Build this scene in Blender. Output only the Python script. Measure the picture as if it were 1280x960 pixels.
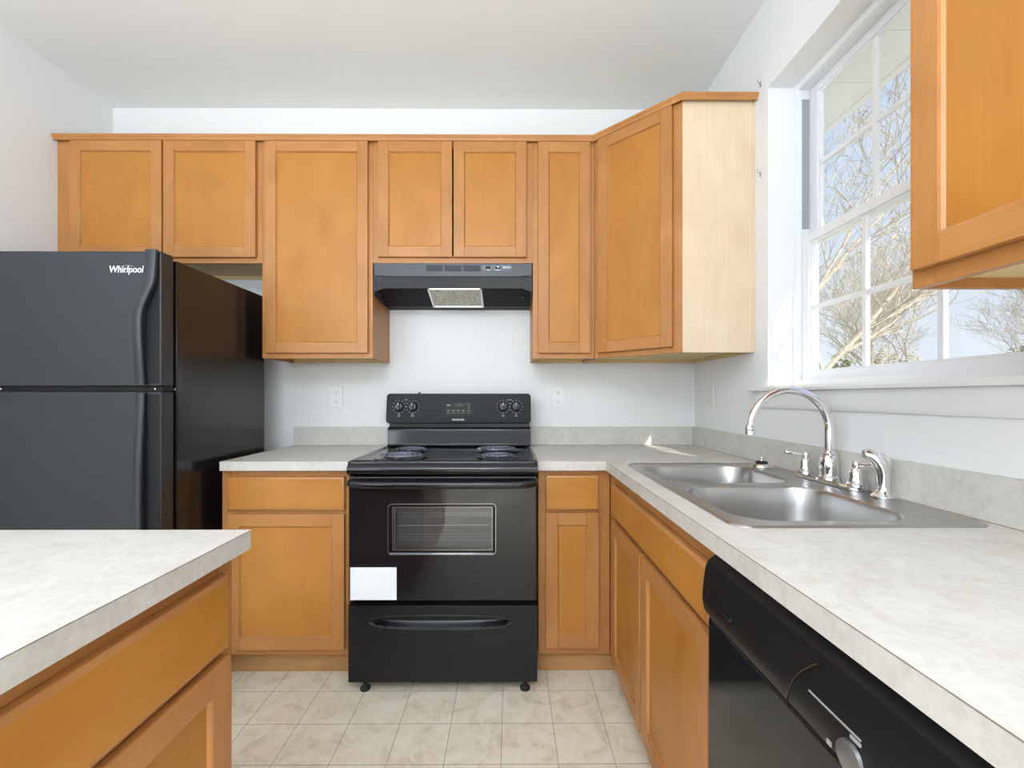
import bpy, bmesh, math, random
from mathutils import Vector, Matrix, noise as mnoise
random.seed(7)
PI = math.pi
for o in list(bpy.data.objects):
    bpy.data.objects.remove(o)
SC = bpy.context.scene
COL = SC.collection

# ------------------------------------------------------------------ camera, world, lights, exposure
cam_d = bpy.data.cameras.new('camera')
cam = bpy.data.objects.new('camera', cam_d); COL.objects.link(cam)
cam_d.sensor_width = 36.0
cam_d.lens = 557.8 / 1280 * 36
cam_d.shift_y = 16.3 / 1280
cam_d.clip_start = 0.05
cam.location = (-1.0303, -2.4779, 1.1783)
cam.rotation_euler = (PI / 2, 0, -0.0053)
SC.camera = cam

SC.view_settings.view_transform = 'Standard'
SC.view_settings.look = 'None'
SC.view_settings.gamma = 1.0
SC.view_settings.use_curve_mapping = False
SC.view_settings.exposure = -0.04

world = bpy.data.worlds.new('sky'); SC.world = world
world.use_nodes = True
wn = world.node_tree; wn.nodes.clear()
w_out = wn.nodes.new('ShaderNodeOutputWorld'); w_bg = wn.nodes.new('ShaderNodeBackground')
w_tc = wn.nodes.new('ShaderNodeTexCoord'); w_sep = wn.nodes.new('ShaderNodeSeparateXYZ')
w_rmp = wn.nodes.new('ShaderNodeValToRGB'); w_noi = wn.nodes.new('ShaderNodeTexNoise')
w_mix = wn.nodes.new('ShaderNodeMix'); w_mix.data_type = 'RGBA'
w_cr = wn.nodes.new('ShaderNodeValToRGB')
wn.links.new(w_tc.outputs['Generated'], w_sep.inputs[0])
wn.links.new(w_sep.outputs['Z'], w_rmp.inputs[0])
w_rmp.color_ramp.elements[0].position = 0.0; w_rmp.color_ramp.elements[0].color = (0.76, 0.82, 0.88, 1)
w_rmp.color_ramp.elements[1].position = 0.6; w_rmp.color_ramp.elements[1].color = (0.42, 0.56, 0.80, 1)
w_noi.inputs['Scale'].default_value = 3.0; w_noi.inputs['Detail'].default_value = 5
wn.links.new(w_tc.outputs['Generated'], w_noi.inputs['Vector'])
wn.links.new(w_noi.outputs['Fac'], w_cr.inputs[0])
w_cr.color_ramp.elements[0].position = 0.45; w_cr.color_ramp.elements[0].color = (0, 0, 0, 1)
w_cr.color_ramp.elements[1].position = 0.75; w_cr.color_ramp.elements[1].color = (0.7, 0.7, 0.7, 1)
wn.links.new(w_cr.outputs[0], w_mix.inputs[0])
wn.links.new(w_rmp.outputs[0], w_mix.inputs[6]); w_mix.inputs[7].default_value = (0.80, 0.84, 0.90, 1)
wn.links.new(w_mix.outputs[2], w_bg.inputs[0]); w_bg.inputs[1].default_value = 1.2
wn.links.new(w_bg.outputs[0], w_out.inputs[0])

def light(name, kind, loc, direction, power, color=(1, 1, 1), size=None, angle=None):
    d = bpy.data.lights.new(name, kind); o = bpy.data.objects.new(name, d); COL.objects.link(o)
    o.location = loc
    o.rotation_euler = Vector(direction).to_track_quat('-Z', 'Y').to_euler()
    d.energy = power; d.color = color
    if size: d.shape = 'RECTANGLE'; d.size, d.size_y = size
    if angle is not None: d.angle = angle
    return o
light('sun', 'SUN', (6, -8, 8), (-0.365, 1.0, -0.677), 6.0, (1.0, 0.95, 0.88), angle=0.009)
# soft fill lamps added at unseen openings behind the camera, acting as daylight
light('added_rear_fill', 'AREA', (-1.5, -6.44, 1.15), (0, 1, 0.03), 17, (0.84, 0.93, 1.0), size=(2.9, 2.2))
light('added_side_fill', 'AREA', (-3.17, -4.7, 1.6), (1, 0.25, 0), 34, (0.84, 0.93, 1.0), size=(1.7, 1.3))
# downward fill lamp added behind the camera, without a fixture
light('added_down_fill', 'AREA', (-1.7, -4.0, 2.68), (0, 0, -1), 12, (0.93, 0.96, 1.0), size=(0.5, 0.5))
gl = bpy.data.lights.new('added_point_fill', 'POINT'); gl.energy = 22; gl.color = (0.88, 0.94, 1.0); gl.shadow_soft_size = 0.16  # unseen point lamp added for overall brightness
glo = bpy.data.objects.new('added_point_fill', gl); COL.objects.link(glo); glo.location = (-1.3, -3.9, 2.4)

# uplight added behind the camera to brighten the ceiling
light('added_uplight', 'AREA', (-1.7, -4.2, 1.6), (0.0, 0.15, 1), 165, (0.76, 0.87, 1.0), size=(0.6, 0.6))

# ------------------------------------------------------------------ materials
def newmat(name):
    m = bpy.data.materials.new(name); m.use_nodes = True
    nt = m.node_tree; b = nt.nodes['Principled BSDF']
    return m, nt, b
def plain(name, col, rough=0.5, metal=0.0, coat=0.0, ior=None, bump=None, spec=None):
    m, nt, b = newmat(name)
    b.inputs['Base Color'].default_value = (*col, 1); b.inputs['Roughness'].default_value = rough
    b.inputs['Metallic'].default_value = metal
    if coat: b.inputs['Coat Weight'].default_value = coat; b.inputs['Coat Roughness'].default_value = 0.03
    if ior: b.inputs['IOR'].default_value = ior
    if spec is not None: b.inputs['Specular IOR Level'].default_value = spec
    if bump:
        sc, st, di = bump
        tc = nt.nodes.new('ShaderNodeTexCoord'); n = nt.nodes.new('ShaderNodeTexNoise'); bp = nt.nodes.new('ShaderNodeBump')
        n.inputs['Scale'].default_value = sc; n.inputs['Detail'].default_value = 3
        bp.inputs['Strength'].default_value = st; bp.inputs['Distance'].default_value = di
        nt.links.new(tc.outputs['Object'], n.inputs['Vector']); nt.links.new(n.outputs['Fac'], bp.inputs['Height'])
        nt.links.new(bp.outputs[0], b.inputs['Normal'])
    return m
def ramp(nt, pts):
    r = nt.nodes.new('ShaderNodeValToRGB'); e = r.color_ramp.elements
    while len(e) < len(pts): e.new(0.5)
    for k, (p, c) in enumerate(pts): e[k].position = p; e[k].color = (*c, 1)
    return r
def wood(name, axis, dark, light_, rough=0.38):
    m, nt, b = newmat(name)
    tc = nt.nodes.new('ShaderNodeTexCoord'); oi = nt.nodes.new('ShaderNodeObjectInfo')
    add = nt.nodes.new('ShaderNodeVectorMath'); add.operation = 'ADD'
    mul = nt.nodes.new('ShaderNodeVectorMath'); mul.operation = 'SCALE'
    comb = nt.nodes.new('ShaderNodeCombineXYZ')
    for i in range(3): nt.links.new(oi.outputs['Random'], comb.inputs[i])
    nt.links.new(comb.outputs[0], mul.inputs[0]); mul.inputs['Scale'].default_value = 17.0
    nt.links.new(tc.outputs['Object'], add.inputs[0]); nt.links.new(mul.outputs[0], add.inputs[1])
    def noise(scale_long, scale_cross, detail, dist=0.0):
        mp = nt.nodes.new('ShaderNodeMapping')
        s = [scale_cross] * 3; s['xyz'.index(axis)] = scale_long
        mp.inputs['Scale'].default_value = s
        n = nt.nodes.new('ShaderNodeTexNoise'); n.inputs['Scale'].default_value = 1.0
        n.inputs['Detail'].default_value = detail; n.inputs['Distortion'].default_value = dist
        nt.links.new(add.outputs[0], mp.inputs[0]); nt.links.new(mp.outputs[0], n.inputs['Vector'])
        return n
    blotch = noise(3.5, 6.0, 3, 0.6); grain = noise(4.0, 150.0, 4, 0.3); fine = noise(12.0, 420.0, 2)
    m1 = nt.nodes.new('ShaderNodeMix'); m1.data_type = 'FLOAT'; m1.inputs[0].default_value = 0.26
    nt.links.new(blotch.outputs['Fac'], m1.inputs[2]); nt.links.new(grain.outputs['Fac'], m1.inputs[3])
    m2 = nt.nodes.new('ShaderNodeMix'); m2.data_type = 'FLOAT'; m2.inputs[0].default_value = 0.12
    nt.links.new(m1.outputs[0], m2.inputs[2]); nt.links.new(fine.outputs['Fac'], m2.inputs[3])
    r = ramp(nt, [(0.32, dark), (0.66, light_)])
    nt.links.new(m2.outputs[0], r.inputs[0]); nt.links.new(r.outputs[0], b.inputs['Base Color'])
    b.inputs['Roughness'].default_value = rough; b.inputs['Specular IOR Level'].default_value = 0.4
    return m
FR_D, FR_L = (0.38, 0.155, 0.040), (0.510, 0.232, 0.075)
PN_D, PN_L = (0.40, 0.156, 0.023), (0.505, 0.217, 0.040)
W_Z = wood('maple_upright_grain', 'z', FR_D, FR_L)
W_X = wood('maple_cross_grain', 'x', FR_D, FR_L)
W_Y = wood('maple_depth_grain', 'y', FR_D, FR_L)
P_Z = wood('maple_panel', 'z', PN_D, PN_L)
P_X = wood('maple_drawer_x', 'x', PN_D, PN_L)
P_Y = wood('maple_drawer_y', 'y', PN_D, PN_L)
SIDE_GLARE = wood('maple_veneer_glare', 'z', (0.68, 0.50, 0.32), (0.80, 0.65, 0.46), 0.3)  # paler than the other maple: window glare is put into the colour
RAW = wood('pale_birch_underside', 'x', (0.62, 0.44, 0.20), (0.78, 0.60, 0.32), 0.6)
TOE = wood('toe_kick_oak', 'x', (0.36, 0.18, 0.065), (0.55, 0.30, 0.12), 0.5)
WALL = plain('wall_paint', (0.82, 0.82, 0.815), 0.85, bump=(260, 0.12, 0.002))
CEIL = plain('ceiling_paint', (0.86, 0.87, 0.875), 0.95, bump=(60, 0.14, 0.003))
TRIM = plain('trim_gloss_white', (0.84, 0.84, 0.83), 0.35)
VINYL = plain('window_vinyl', (0.86, 0.87, 0.89), 0.4)
TRACK = plain('window_track_grey', (0.35, 0.37, 0.40), 0.6)
PLATE = plain('outlet_plastic', (0.85, 0.85, 0.84), 0.35)
SLOT = plain('outlet_slot', (0.06, 0.06, 0.06), 0.6)
BLK = plain('black_enamel', (0.010, 0.010, 0.012), 0.09, spec=0.45)
BLKS = plain('black_satin_panel', (0.009, 0.009, 0.010), 0.38, spec=0.2)
BLKT = plain('black_textured_door', (0.016, 0.019, 0.025), 0.42, bump=(700, 0.35, 0.0006), spec=0.6)
BLKH = plain('black_moulded_handle', (0.016, 0.021, 0.025), 0.32, spec=0.5)
BLKG = plain('black_steel_side', (0.010, 0.009, 0.010), 0.20, spec=0.5)
GASK_SHADE = plain('gasket_and_recess_shade', (0.006, 0.006, 0.007), 0.8)  # also colours the painted shade strip beside the fridge handles
HOODM = plain('hood_charcoal', (0.045, 0.048, 0.053), 0.36, spec=0.5)
COIL = plain('burner_coil', (0.22, 0.24, 0.31), 0.35, metal=0.5)
PANM = plain('drip_pan', (0.03, 0.03, 0.032), 0.15, metal=0.5)
CHR = plain('chrome', (0.86, 0.86, 0.88), 0.06, metal=1.0)
INK = plain('white_print', (0.75, 0.75, 0.75), 0.5)
INKG = plain('grey_print', (0.35, 0.35, 0.34), 0.5)
LCD = plain('display_glass', (0.03, 0.03, 0.028), 0.45, spec=0.2)
PAPER = plain('white_paper', (0.86, 0.88, 0.92), 0.6)
SEAM = plain('laminate_seam', (0.20, 0.155, 0.12), 0.7)
RUB = plain('rubber_black', (0.012, 0.012, 0.012), 0.6)
SOFF = plain('soffit_vinyl', (0.88, 0.88, 0.87), 0.6)
SHNG = plain('roof_shingle', (0.15, 0.14, 0.13), 0.9)

# stainless steel, brushed along x
STEEL, nt, b = newmat('brushed_stainless')
b.inputs['Metallic'].default_value = 1.0; b.inputs['Roughness'].default_value = 0.30
b.inputs['Base Color'].default_value = (0.47, 0.46, 0.45, 1)
tc = nt.nodes.new('ShaderNodeTexCoord'); mp = nt.nodes.new('ShaderNodeMapping'); mp.inputs['Scale'].default_value = (900, 6, 900)
n = nt.nodes.new('ShaderNodeTexNoise'); n.inputs['Scale'].default_value = 1; bp = nt.nodes.new('ShaderNodeBump')
bp.inputs['Strength'].default_value = 0.06; bp.inputs['Distance'].default_value = 0.001
nt.links.new(tc.outputs['Object'], mp.inputs[0]); nt.links.new(mp.outputs[0], n.inputs[0]); nt.links.new(n.outputs['Fac'], bp.inputs['Height'])
nt.links.new(bp.outputs[0], b.inputs['Normal'])

# laminate worktop
def laminate(name, a, c, e):
    m, nt, b = newmat(name)
    tc = nt.nodes.new('ShaderNodeTexCoord')
    n1 = nt.nodes.new('ShaderNodeTexNoise'); n1.inputs['Scale'].default_value = 9; n1.inputs['Detail'].default_value = 8; n1.inputs['Roughness'].default_value = 0.65; n1.inputs['Distortion'].default_value = 0.8
    n2 = nt.nodes.new('ShaderNodeTexNoise'); n2.inputs['Scale'].default_value = 70; n2.inputs['Detail'].default_value = 5; n2.inputs['Distortion'].default_value = 0.5
    nt.links.new(tc.outputs['Object'], n1.inputs[0]); nt.links.new(tc.outputs['Object'], n2.inputs[0])
    mx = nt.nodes.new('ShaderNodeMix'); mx.data_type = 'FLOAT'; mx.inputs[0].default_value = 0.45
    nt.links.new(n1.outputs['Fac'], mx.inputs[2]); nt.links.new(n2.outputs['Fac'], mx.inputs[3])
    r = ramp(nt, [(0.36, a), (0.5, c), (0.62, e)])
    nt.links.new(mx.outputs[0], r.inputs[0]); nt.links.new(r.outputs[0], b.inputs['Base Color'])
    b.inputs['Roughness'].default_value = 0.45; b.inputs['Specular IOR Level'].default_value = 0.35
    return m
LAM = laminate('cream_laminate', (0.535, 0.50, 0.445), (0.60, 0.57, 0.52), (0.64, 0.615, 0.575))

# vinyl floor with printed tiles
FLOOR, nt, b = newmat('vinyl_tile_floor')
tc = nt.nodes.new('ShaderNodeTexCoord'); mp = nt.nodes.new('ShaderNodeMapping')
mp.inputs['Location'].default_value = (0.69, 0.688, 0)
nt.links.new(tc.outputs['Object'], mp.inputs[0])
br = nt.nodes.new('ShaderNodeTexBrick'); br.offset = 0.0; br.squash = 1.0
br.inputs['Scale'].default_value = 1.0; br.inputs['Brick Width'].default_value = 0.184; br.inputs['Row Height'].default_value = 0.179
br.inputs['Mortar Size'].default_value = 0.0012; br.inputs['Mortar Smooth'].default_value = 0.3
nt.links.new(mp.outputs[0], br.inputs[0])
n1 = nt.nodes.new('ShaderNodeTexNoise'); n1.inputs['Scale'].default_value = 11; n1.inputs['Detail'].default_value = 9; n1.inputs['Roughness'].default_value = 0.7; n1.inputs['Distortion'].default_value = 0.9
nt.links.new(tc.outputs['Object'], n1.inputs[0])
r = ramp(nt, [(0.34, (0.66, 0.575, 0.425)), (0.46, (0.82, 0.73, 0.565)), (0.6, (0.88, 0.81, 0.665))])
nt.links.new(n1.outputs['Fac'], r.inputs[0])
mx = nt.nodes.new('ShaderNodeMix'); mx.data_type = 'RGBA'
nt.links.new(br.outputs['Fac'], mx.inputs[0]); nt.links.new(r.outputs[0], mx.inputs[6]); mx.inputs[7].default_value = (0.30, 0.25, 0.19, 1)
nt.links.new(mx.outputs[2], b.inputs['Base Color']); b.inputs['Roughness'].default_value = 0.42

# thin window glass: clear, a little reflection, lets the sun pass
def glassmat(name, tint, rough=0.0, extra=0.0):
    m = bpy.data.materials.new(name); m.use_nodes = True; nt = m.node_tree; nt.nodes.clear()
    out = nt.nodes.new('ShaderNodeOutputMaterial'); tr = nt.nodes.new('ShaderNodeBsdfTransparent'); gl = nt.nodes.new('ShaderNodeBsdfGlossy')
    lw = nt.nodes.new('ShaderNodeLayerWeight'); lw.inputs[0].default_value = 0.5
    pw = nt.nodes.new('ShaderNodeMath'); pw.operation = 'POWER'; pw.inputs[1].default_value = 5.0; nt.links.new(lw.outputs['Facing'], pw.inputs[0])
    fr = nt.nodes.new('ShaderNodeMath'); fr.operation = 'MULTIPLY_ADD'; fr.inputs[1].default_value = 0.94; fr.inputs[2].default_value = 0.05; nt.links.new(pw.outputs[0], fr.inputs[0])
    mxx = nt.nodes.new('ShaderNodeMixShader')
    ad = nt.nodes.new('ShaderNodeMath'); ad.operation = 'ADD'; ad.inputs[1].default_value = extra; ad.use_clamp = True
    tr.inputs[0].default_value = (*tint, 1); gl.inputs['Roughness'].default_value = rough
    nt.links.new(fr.outputs[0], ad.inputs[0]); nt.links.new(ad.outputs[0], mxx.inputs[0]); nt.links.new(tr.outputs[0], mxx.inputs[1]); nt.links.new(gl.outputs[0], mxx.inputs[2])
    nt.links.new(mxx.outputs[0], out.inputs[0])
    return m
GLASS = glassmat('clear_pane', (0.97, 0.98, 0.98))
OVENG = glassmat('oven_glass', (0.66, 0.66, 0.67), 0.02, 0.0)

# hood filter mesh
FILT, nt, b = newmat('filter_mesh')
b.inputs['Metallic'].default_value = 0.5; b.inputs['Roughness'].default_value = 0.45
tc = nt.nodes.new('ShaderNodeTexCoord'); n = nt.nodes.new('ShaderNodeTexNoise'); n.inputs['Scale'].default_value = 60; n.inputs['Detail'].default_value = 6; n.inputs['Distortion'].default_value = 2
nt.links.new(tc.outputs['Object'], n.inputs[0]); r = ramp(nt, [(0.35, (0.30, 0.27, 0.20)), (0.65, (0.66, 0.62, 0.52))])
nt.links.new(n.outputs['Fac'], r.inputs[0]); nt.links.new(r.outputs[0], b.inputs['Base Color'])
bp = nt.nodes.new('ShaderNodeBump'); bp.inputs['Strength'].default_value = 0.4; nt.links.new(n.outputs['Fac'], bp.inputs['Height']); nt.links.new(bp.outputs[0], b.inputs['Normal'])

def noisy(name, a, c, scale, rough=0.9):
    m, nt, b = newmat(name); tc = nt.nodes.new('ShaderNodeTexCoord'); n = nt.nodes.new('ShaderNodeTexNoise')
    n.inputs['Scale'].default_value = scale; n.inputs['Detail'].default_value = 5
    nt.links.new(tc.outputs['Object'], n.inputs[0]); r = ramp(nt, [(0.35, a), (0.65, c)]); nt.links.new(n.outputs['Fac'], r.inputs[0])
    nt.links.new(r.outputs[0], b.inputs['Base Color']); b.inputs['Roughness'].default_value = rough; return m
LAWN = noisy('dry_winter_lawn', (0.44, 0.42, 0.32), (0.58, 0.55, 0.43), 3)
BARK = noisy('pale_bark', (0.44, 0.385, 0.29), (0.64, 0.58, 0.47), 12)
BARKD = noisy('grey_bark', (0.36, 0.32, 0.28), (0.56, 0.51, 0.45), 12)
LEAF = noisy('olive_leaves', (0.22, 0.24, 0.11), (0.44, 0.43, 0.24), 9)
LEAFT = noisy('dry_tan_leaves', (0.42, 0.36, 0.22), (0.62, 0.55, 0.36), 9)

# ------------------------------------------------------------------ mesh collector
class MB:
    def __init__(s, M=None): s.V = []; s.F = []; s.I = []; s.M = M
    def _add(s, vs, fs, mi=0, M=None):
        o = len(s.V)
        for v in vs:
            v = Vector(v)
            if M is not None: v = M @ v
            if s.M is not None: v = s.M @ v
            s.V.append(v)
        for f in fs: s.F.append([i + o for i in f]); s.I.append(mi)
        return s
    def box(s, x0, x1, y0, y1, z0, z1, bev=0.0, mi=0, seg=2, M=None):
        x0, x1 = min(x0, x1), max(x0, x1); y0, y1 = min(y0, y1), max(y0, y1); z0, z1 = min(z0, z1), max(z0, z1)
        vs = [(x, y, z) for x in (x0, x1) for y in (y0, y1) for z in (z0, z1)]
        fs = [(0, 1, 3, 2), (4, 6, 7, 5), (0, 4, 5, 1), (2, 3, 7, 6), (0, 2, 6, 4), (1, 5, 7, 3)]
        if bev:
            bm = bmesh.new(); vv = [bm.verts.new(v) for v in vs]; [bm.faces.new([vv[i] for i in f]) for f in fs]
            bmesh.ops.recalc_face_normals(bm, faces=bm.faces[:])
            bmesh.ops.bevel(bm, geom=bm.edges[:], offset=min(bev, (x1-x0)*.49, (y1-y0)*.49, (z1-z0)*.49), segments=seg, profile=0.5, affect='EDGES')
            bm.verts.index_update(); vs = [v.co.copy() for v in bm.verts]; fs = [[v.index for v in f.verts] for f in bm.faces]; bm.free()
        return s._add(vs, fs, mi, M)
    def prism(s, poly, axis, a, b, mi=0, bev=0.0, M=None):
        # poly: list of 2-D points in the plane across `axis`; order of the other two axes kept
        def p3(p, h):
            q = list(p); q.insert('xyz'.index(axis), h); return tuple(q)
        n = len(poly); vs = [p3(p, a) for p in poly] + [p3(p, b) for p in poly]
        fs = [list(range(n))[::-1], list(range(n, 2*n))] + [(i, (i+1) % n, n+(i+1) % n, n+i) for i in range(n)]
        if bev:
            bm = bmesh.new(); vv = [bm.verts.new(v) for v in vs]; [bm.faces.new([vv[i] for i in f]) for f in fs]
            bmesh.ops.recalc_face_normals(bm, faces=bm.faces[:])
            bmesh.ops.bevel(bm, geom=bm.edges[:], offset=bev, segments=2, profile=0.5, affect='EDGES')
            bm.verts.index_update(); vs = [v.co.copy() for v in bm.verts]; fs = [[v.index for v in f.verts] for f in bm.faces]; bm.free()
        return s._add(vs, fs, mi, M)
    def tube(s, pts, radii, n=12, mi=0, cap=True, M=None, squash=None):
        pts = [Vector(p) for p in pts]
        if not hasattr(radii, '__len__'): radii = [radii]*len(pts)
        vs = []; fs = []; up = None
        for i, p in enumerate(pts):
            t = (pts[min(i+1, len(pts)-1)] - pts[max(i-1, 0)]).normalized()
            if up is None:
                up = Vector((0, 0, 1)) if abs(t.z) < 0.9 else Vector((1, 0, 0))
            up = (up - t*up.dot(t)).normalized(); sd = t.cross(up)
            for k in range(n):
                a = 2*PI*k/n; q = squash or (1, 1)
                vs.append(p + (up*math.cos(a)*q[0] + sd*math.sin(a)*q[1])*radii[i])
        for i in range(len(pts)-1):
            for k in range(n):
                a = i*n+k; b2 = i*n+(k+1) % n; fs.append((a, b2, b2+n, a+n))
        if cap: fs.append(list(range(n))[::-1]); fs.append(list(range(len(vs)-n, len(vs))))
        return s._add(vs, fs, mi, M)
    def lathe(s, prof, origin=(0, 0, 0), axis=(0, 0, 1), n=28, mi=0):
        ax = Vector(axis).normalized(); up = Vector((1, 0, 0)) if abs(ax.x) < 0.9 else Vector((0, 0, 1))
        u = (up - ax*up.dot(ax)).normalized(); w = ax.cross(u); o = Vector(origin)
        vs = []; fs = []
        for (r, h) in prof:
            for k in range(n):
                a = 2*PI*k/n; vs.append(o + ax*h + (u*math.cos(a) + w*math.sin(a))*r)
        for i in range(len(prof)-1):
            for k in range(n):
                a = i*n+k; b2 = i*n+(k+1) % n; fs.append((a, b2, b2+n, a+n))
        if prof[0][0] > 1e-6: fs.append(list(range(n))[::-1])
        if prof[-1][0] > 1e-6: fs.append(list(range(len(vs)-n, len(vs))))
        return s._add(vs, fs, mi)
    def rings(s, rings, closed=True, cap_last=False, cap_first=False, mi=0):
        n = len(rings[0]); vs = [p for r in rings for p in r]; fs = []
        for i in range(len(rings)-1):
            for k in range(n):
                a = i*n+k; b2 = i*n+(k+1) % n; fs.append((a, b2, b2+n, a+n))
        if cap_last: fs.append(list(range(len(vs)-n, len(vs))))
        if cap_first: fs.append(list(range(n))[::-1])
        return s._add(vs, fs, mi)
    def slab(s, xs, ys, mask, z0, z1, mi=0):
        # grid of cells; mask(i,j) tells which are solid
        nx, ny = len(xs)-1, len(ys)-1
        ok = lambda i, j: 0 <= i < nx and 0 <= j < ny and mask(i, j)
        vs = []; fs = []
        def q(*p): o = len(vs); vs.extend(p); fs.append(list(range(o, o+len(p))))
        for i in range(nx):
            for j in range(ny):
                if not ok(i, j): continue
                a, b_, c, d = xs[i], xs[i+1], ys[j], ys[j+1]
                q((a, c, z1), (b_, c, z1), (b_, d, z1), (a, d, z1)); q((a, d, z0), (b_, d, z0), (b_, c, z0), (a, c, z0))
                if not ok(i-1, j): q((a, c, z0), (a, c, z1), (a, d, z1), (a, d, z0))
                if not ok(i+1, j): q((b_, c, z0), (b_, d, z0), (b_, d, z1), (b_, c, z1))
                if not ok(i, j-1): q((a, c, z0), (b_, c, z0), (b_, c, z1), (a, c, z1))
                if not ok(i, j+1): q((a, d, z0), (a, d, z1), (b_, d, z1), (b_, d, z0))
        return s._add(vs, fs, mi)
    def build(s, name, mats, parent=None, smooth=True, recalc=True, weld=False, sharp=38):
        me = bpy.data.meshes.new(name)
        off = Vector((0, 0, 0)); p = parent
        while p is not None: off += p.location; p = p.parent
        me.from_pydata([tuple(v - off) for v in s.V], [], s.F)
        if not isinstance(mats, (list, tuple)): mats = [mats]
        for m in mats: me.materials.append(m)
        me.polygons.foreach_set('material_index', s.I)
        if recalc or weld:
            bm = bmesh.new(); bm.from_mesh(me)
            if weld: bmesh.ops.remove_doubles(bm, verts=bm.verts[:], dist=1e-6)
            if recalc: bmesh.ops.recalc_face_normals(bm, faces=bm.faces[:])
            bm.to_mesh(me); bm.free()
        if smooth:
            me.polygons.foreach_set('use_smooth', [True]*len(me.polygons)); me.set_sharp_from_angle(angle=math.radians(sharp))
        me.update()
        o = bpy.data.objects.new(name, me); COL.objects.link(o)
        if smooth and len(me.polygons) < 20000:
            w = o.modifiers.new('weighted_normal', 'WEIGHTED_NORMAL'); w.keep_sharp = True; w.weight = 100
        if parent is not None: o.parent = parent
        return o

def thing(name, label, cat, loc=(0, 0, 0), group=None):
    o = bpy.data.objects.new(name, None); COL.objects.link(o); o.location = loc; o.empty_display_size = 0.05
    o['label'] = label; o['category'] = cat
    if group: o['group'] = group
    return o
def tag(o, label, cat, group=None):
    o['label'] = label; o['category'] = cat
    if group: o['group'] = group
    return o
def struct(o, label=None):
    o['kind'] = 'structure'
    if label: o['label'] = label
    return o
def text(name, body, size, M, mat, parent, depth=0.0006, stretch=1.0, shear=0.0):
    cu = bpy.data.curves.new(name, 'FONT'); cu.body = body; cu.size = size; cu.extrude = depth; cu.align_x = 'CENTER'; cu.align_y = 'CENTER'; cu.shear = shear
    cu.offset = size*0.012
    tmp = bpy.data.objects.new(name + '_curve', cu); COL.objects.link(tmp)
    dg = bpy.context.evaluated_depsgraph_get(); dg.update()
    me = bpy.data.meshes.new_from_object(tmp.evaluated_get(dg)); bpy.data.objects.remove(tmp)
    off = Vector((0, 0, 0)); p = parent
    while p is not None: off += p.location; p = p.parent
    for v in me.vertices:
        v.co = M @ Vector((v.co.x*stretch, v.co.y, v.co.z)) - off
    me.materials.clear(); me.materials.append(mat); me.name = name
    o = bpy.data.objects.new(name, me); COL.objects.link(o); o.parent = parent
    return o
def frameM(origin, s, n):
    # local (s, n, z) -> world
    s = Vector(s).normalized(); n = Vector(n).normalized(); o = Vector(origin)
    return Matrix(((s.x, n.x, 0, o.x), (s.y, n.y, 0, o.y), (s.z, n.z, 1, o.z), (0, 0, 0, 1)))
def textM(origin, right, up):
    r = Vector(right).normalized(); u = Vector(up).normalized(); n = r.cross(u); o = Vector(origin)
    return Matrix(((r.x, u.x, n.x, o.x), (r.y, u.y, n.y, o.y), (r.z, u.z, n.z, o.z), (0, 0, 0, 1)))

# ------------------------------------------------------------------ the room
XL, YR, ZC = -3.222, -6.5, 2.777
struct(MB().box(XL-0.12, 0.17, YR-0.12, 0.12, -0.05, 0.0).build('floor', FLOOR, smooth=False))
struct(MB().box(XL-0.12, 0.17, YR-0.12, 0.12, ZC, ZC+0.1).build('ceiling', CEIL, smooth=False))
struct(MB().box(XL-0.12, 0.17, 0.0, 0.12, 0, ZC).build('wall_back', WALL, smooth=False))
def wall_x(name, x0, x1, ys, zs, hole, mat):
    m = MB(Matrix(((0, 0, 1, 0), (1, 0, 0, 0), (0, 1, 0, 0), (0, 0, 0, 1))))
    m.slab(ys, zs, lambda i, j: (i, j) not in hole, x0, x1)
    return struct(m.build(name, mat, smooth=False))
def wall_y(name, y0, y1, xs, zs, hole, mat):
    m = MB(Matrix(((1, 0, 0, 0), (0, 0, 1, 0), (0, 1, 0, 0), (0, 0, 0, 1))))
    m.slab(xs, zs, lambda i, j: (i, j) not in hole, y0, y1)
    return struct(m.build(name, mat, smooth=False))
wall_x('wall_left', XL-0.12, XL, [YR, -5.6, -3.8, 0.0], [0, 0.9, 2.3, ZC], {(1, 1)}, WALL)
WY0, WY1, WZ0, WZ1 = -1.612, -0.704, 1.205, 2.411
wall_x('wall_right', 0.0, 0.17, [YR, WY0, WY1, 0.0], [0, WZ0, WZ1, ZC], {(1, 1)}, WALL)
wall_y('wall_rear', YR-0.12, YR, [XL-0.12, -3.0, 0.0-0.02, 0.17], [0, 0.05, 2.25, ZC], {(1, 1)}, WALL)

# kitchen window: double hung, six lights over six
SX = 0.105
win = bpy.data.objects.new('window_1', None); COL.objects.link(win); win.location = (0.12, (WY0+WY1)/2, WZ0)
struct(win, 'white vinyl double-hung window with grilles above the sink')
def frame_x(mb, x0, x1, y0, y1, z0, z1, t, tb=None, tt=None, bev=0.002, mi=0):
    tb = t if tb is None else tb; tt = t if tt is None else tt
    mb.box(x0, x1, y0, y0+t, z0, z1, bev, mi); mb.box(x0, x1, y1-t, y1, z0, z1, bev, mi)
    mb.box(x0, x1, y0+t, y1-t, z0, z0+tb, bev, mi); mb.box(x0, x1, y0+t, y1-t, z1-tt, z1, bev, mi)
m = MB(); frame_x(m, SX, 0.19, WY0, WY1, WZ0+0.016, WZ1, 0.020, 0.022, 0.022)
frame_x(m, SX-0.004, SX+0.014, WY0, WY1, WZ0+0.016, WZ1, 0.027, 0.024, 0.027)
m.build('window_frame', VINYL, win)
m = MB()
for y in (WY1-0.0215, WY0+0.0205): m.box(SX+0.016, SX+0.046, y, y+0.001, 1.84, WZ1-0.06)
m.build('sash_track', TRACK, win)
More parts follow.
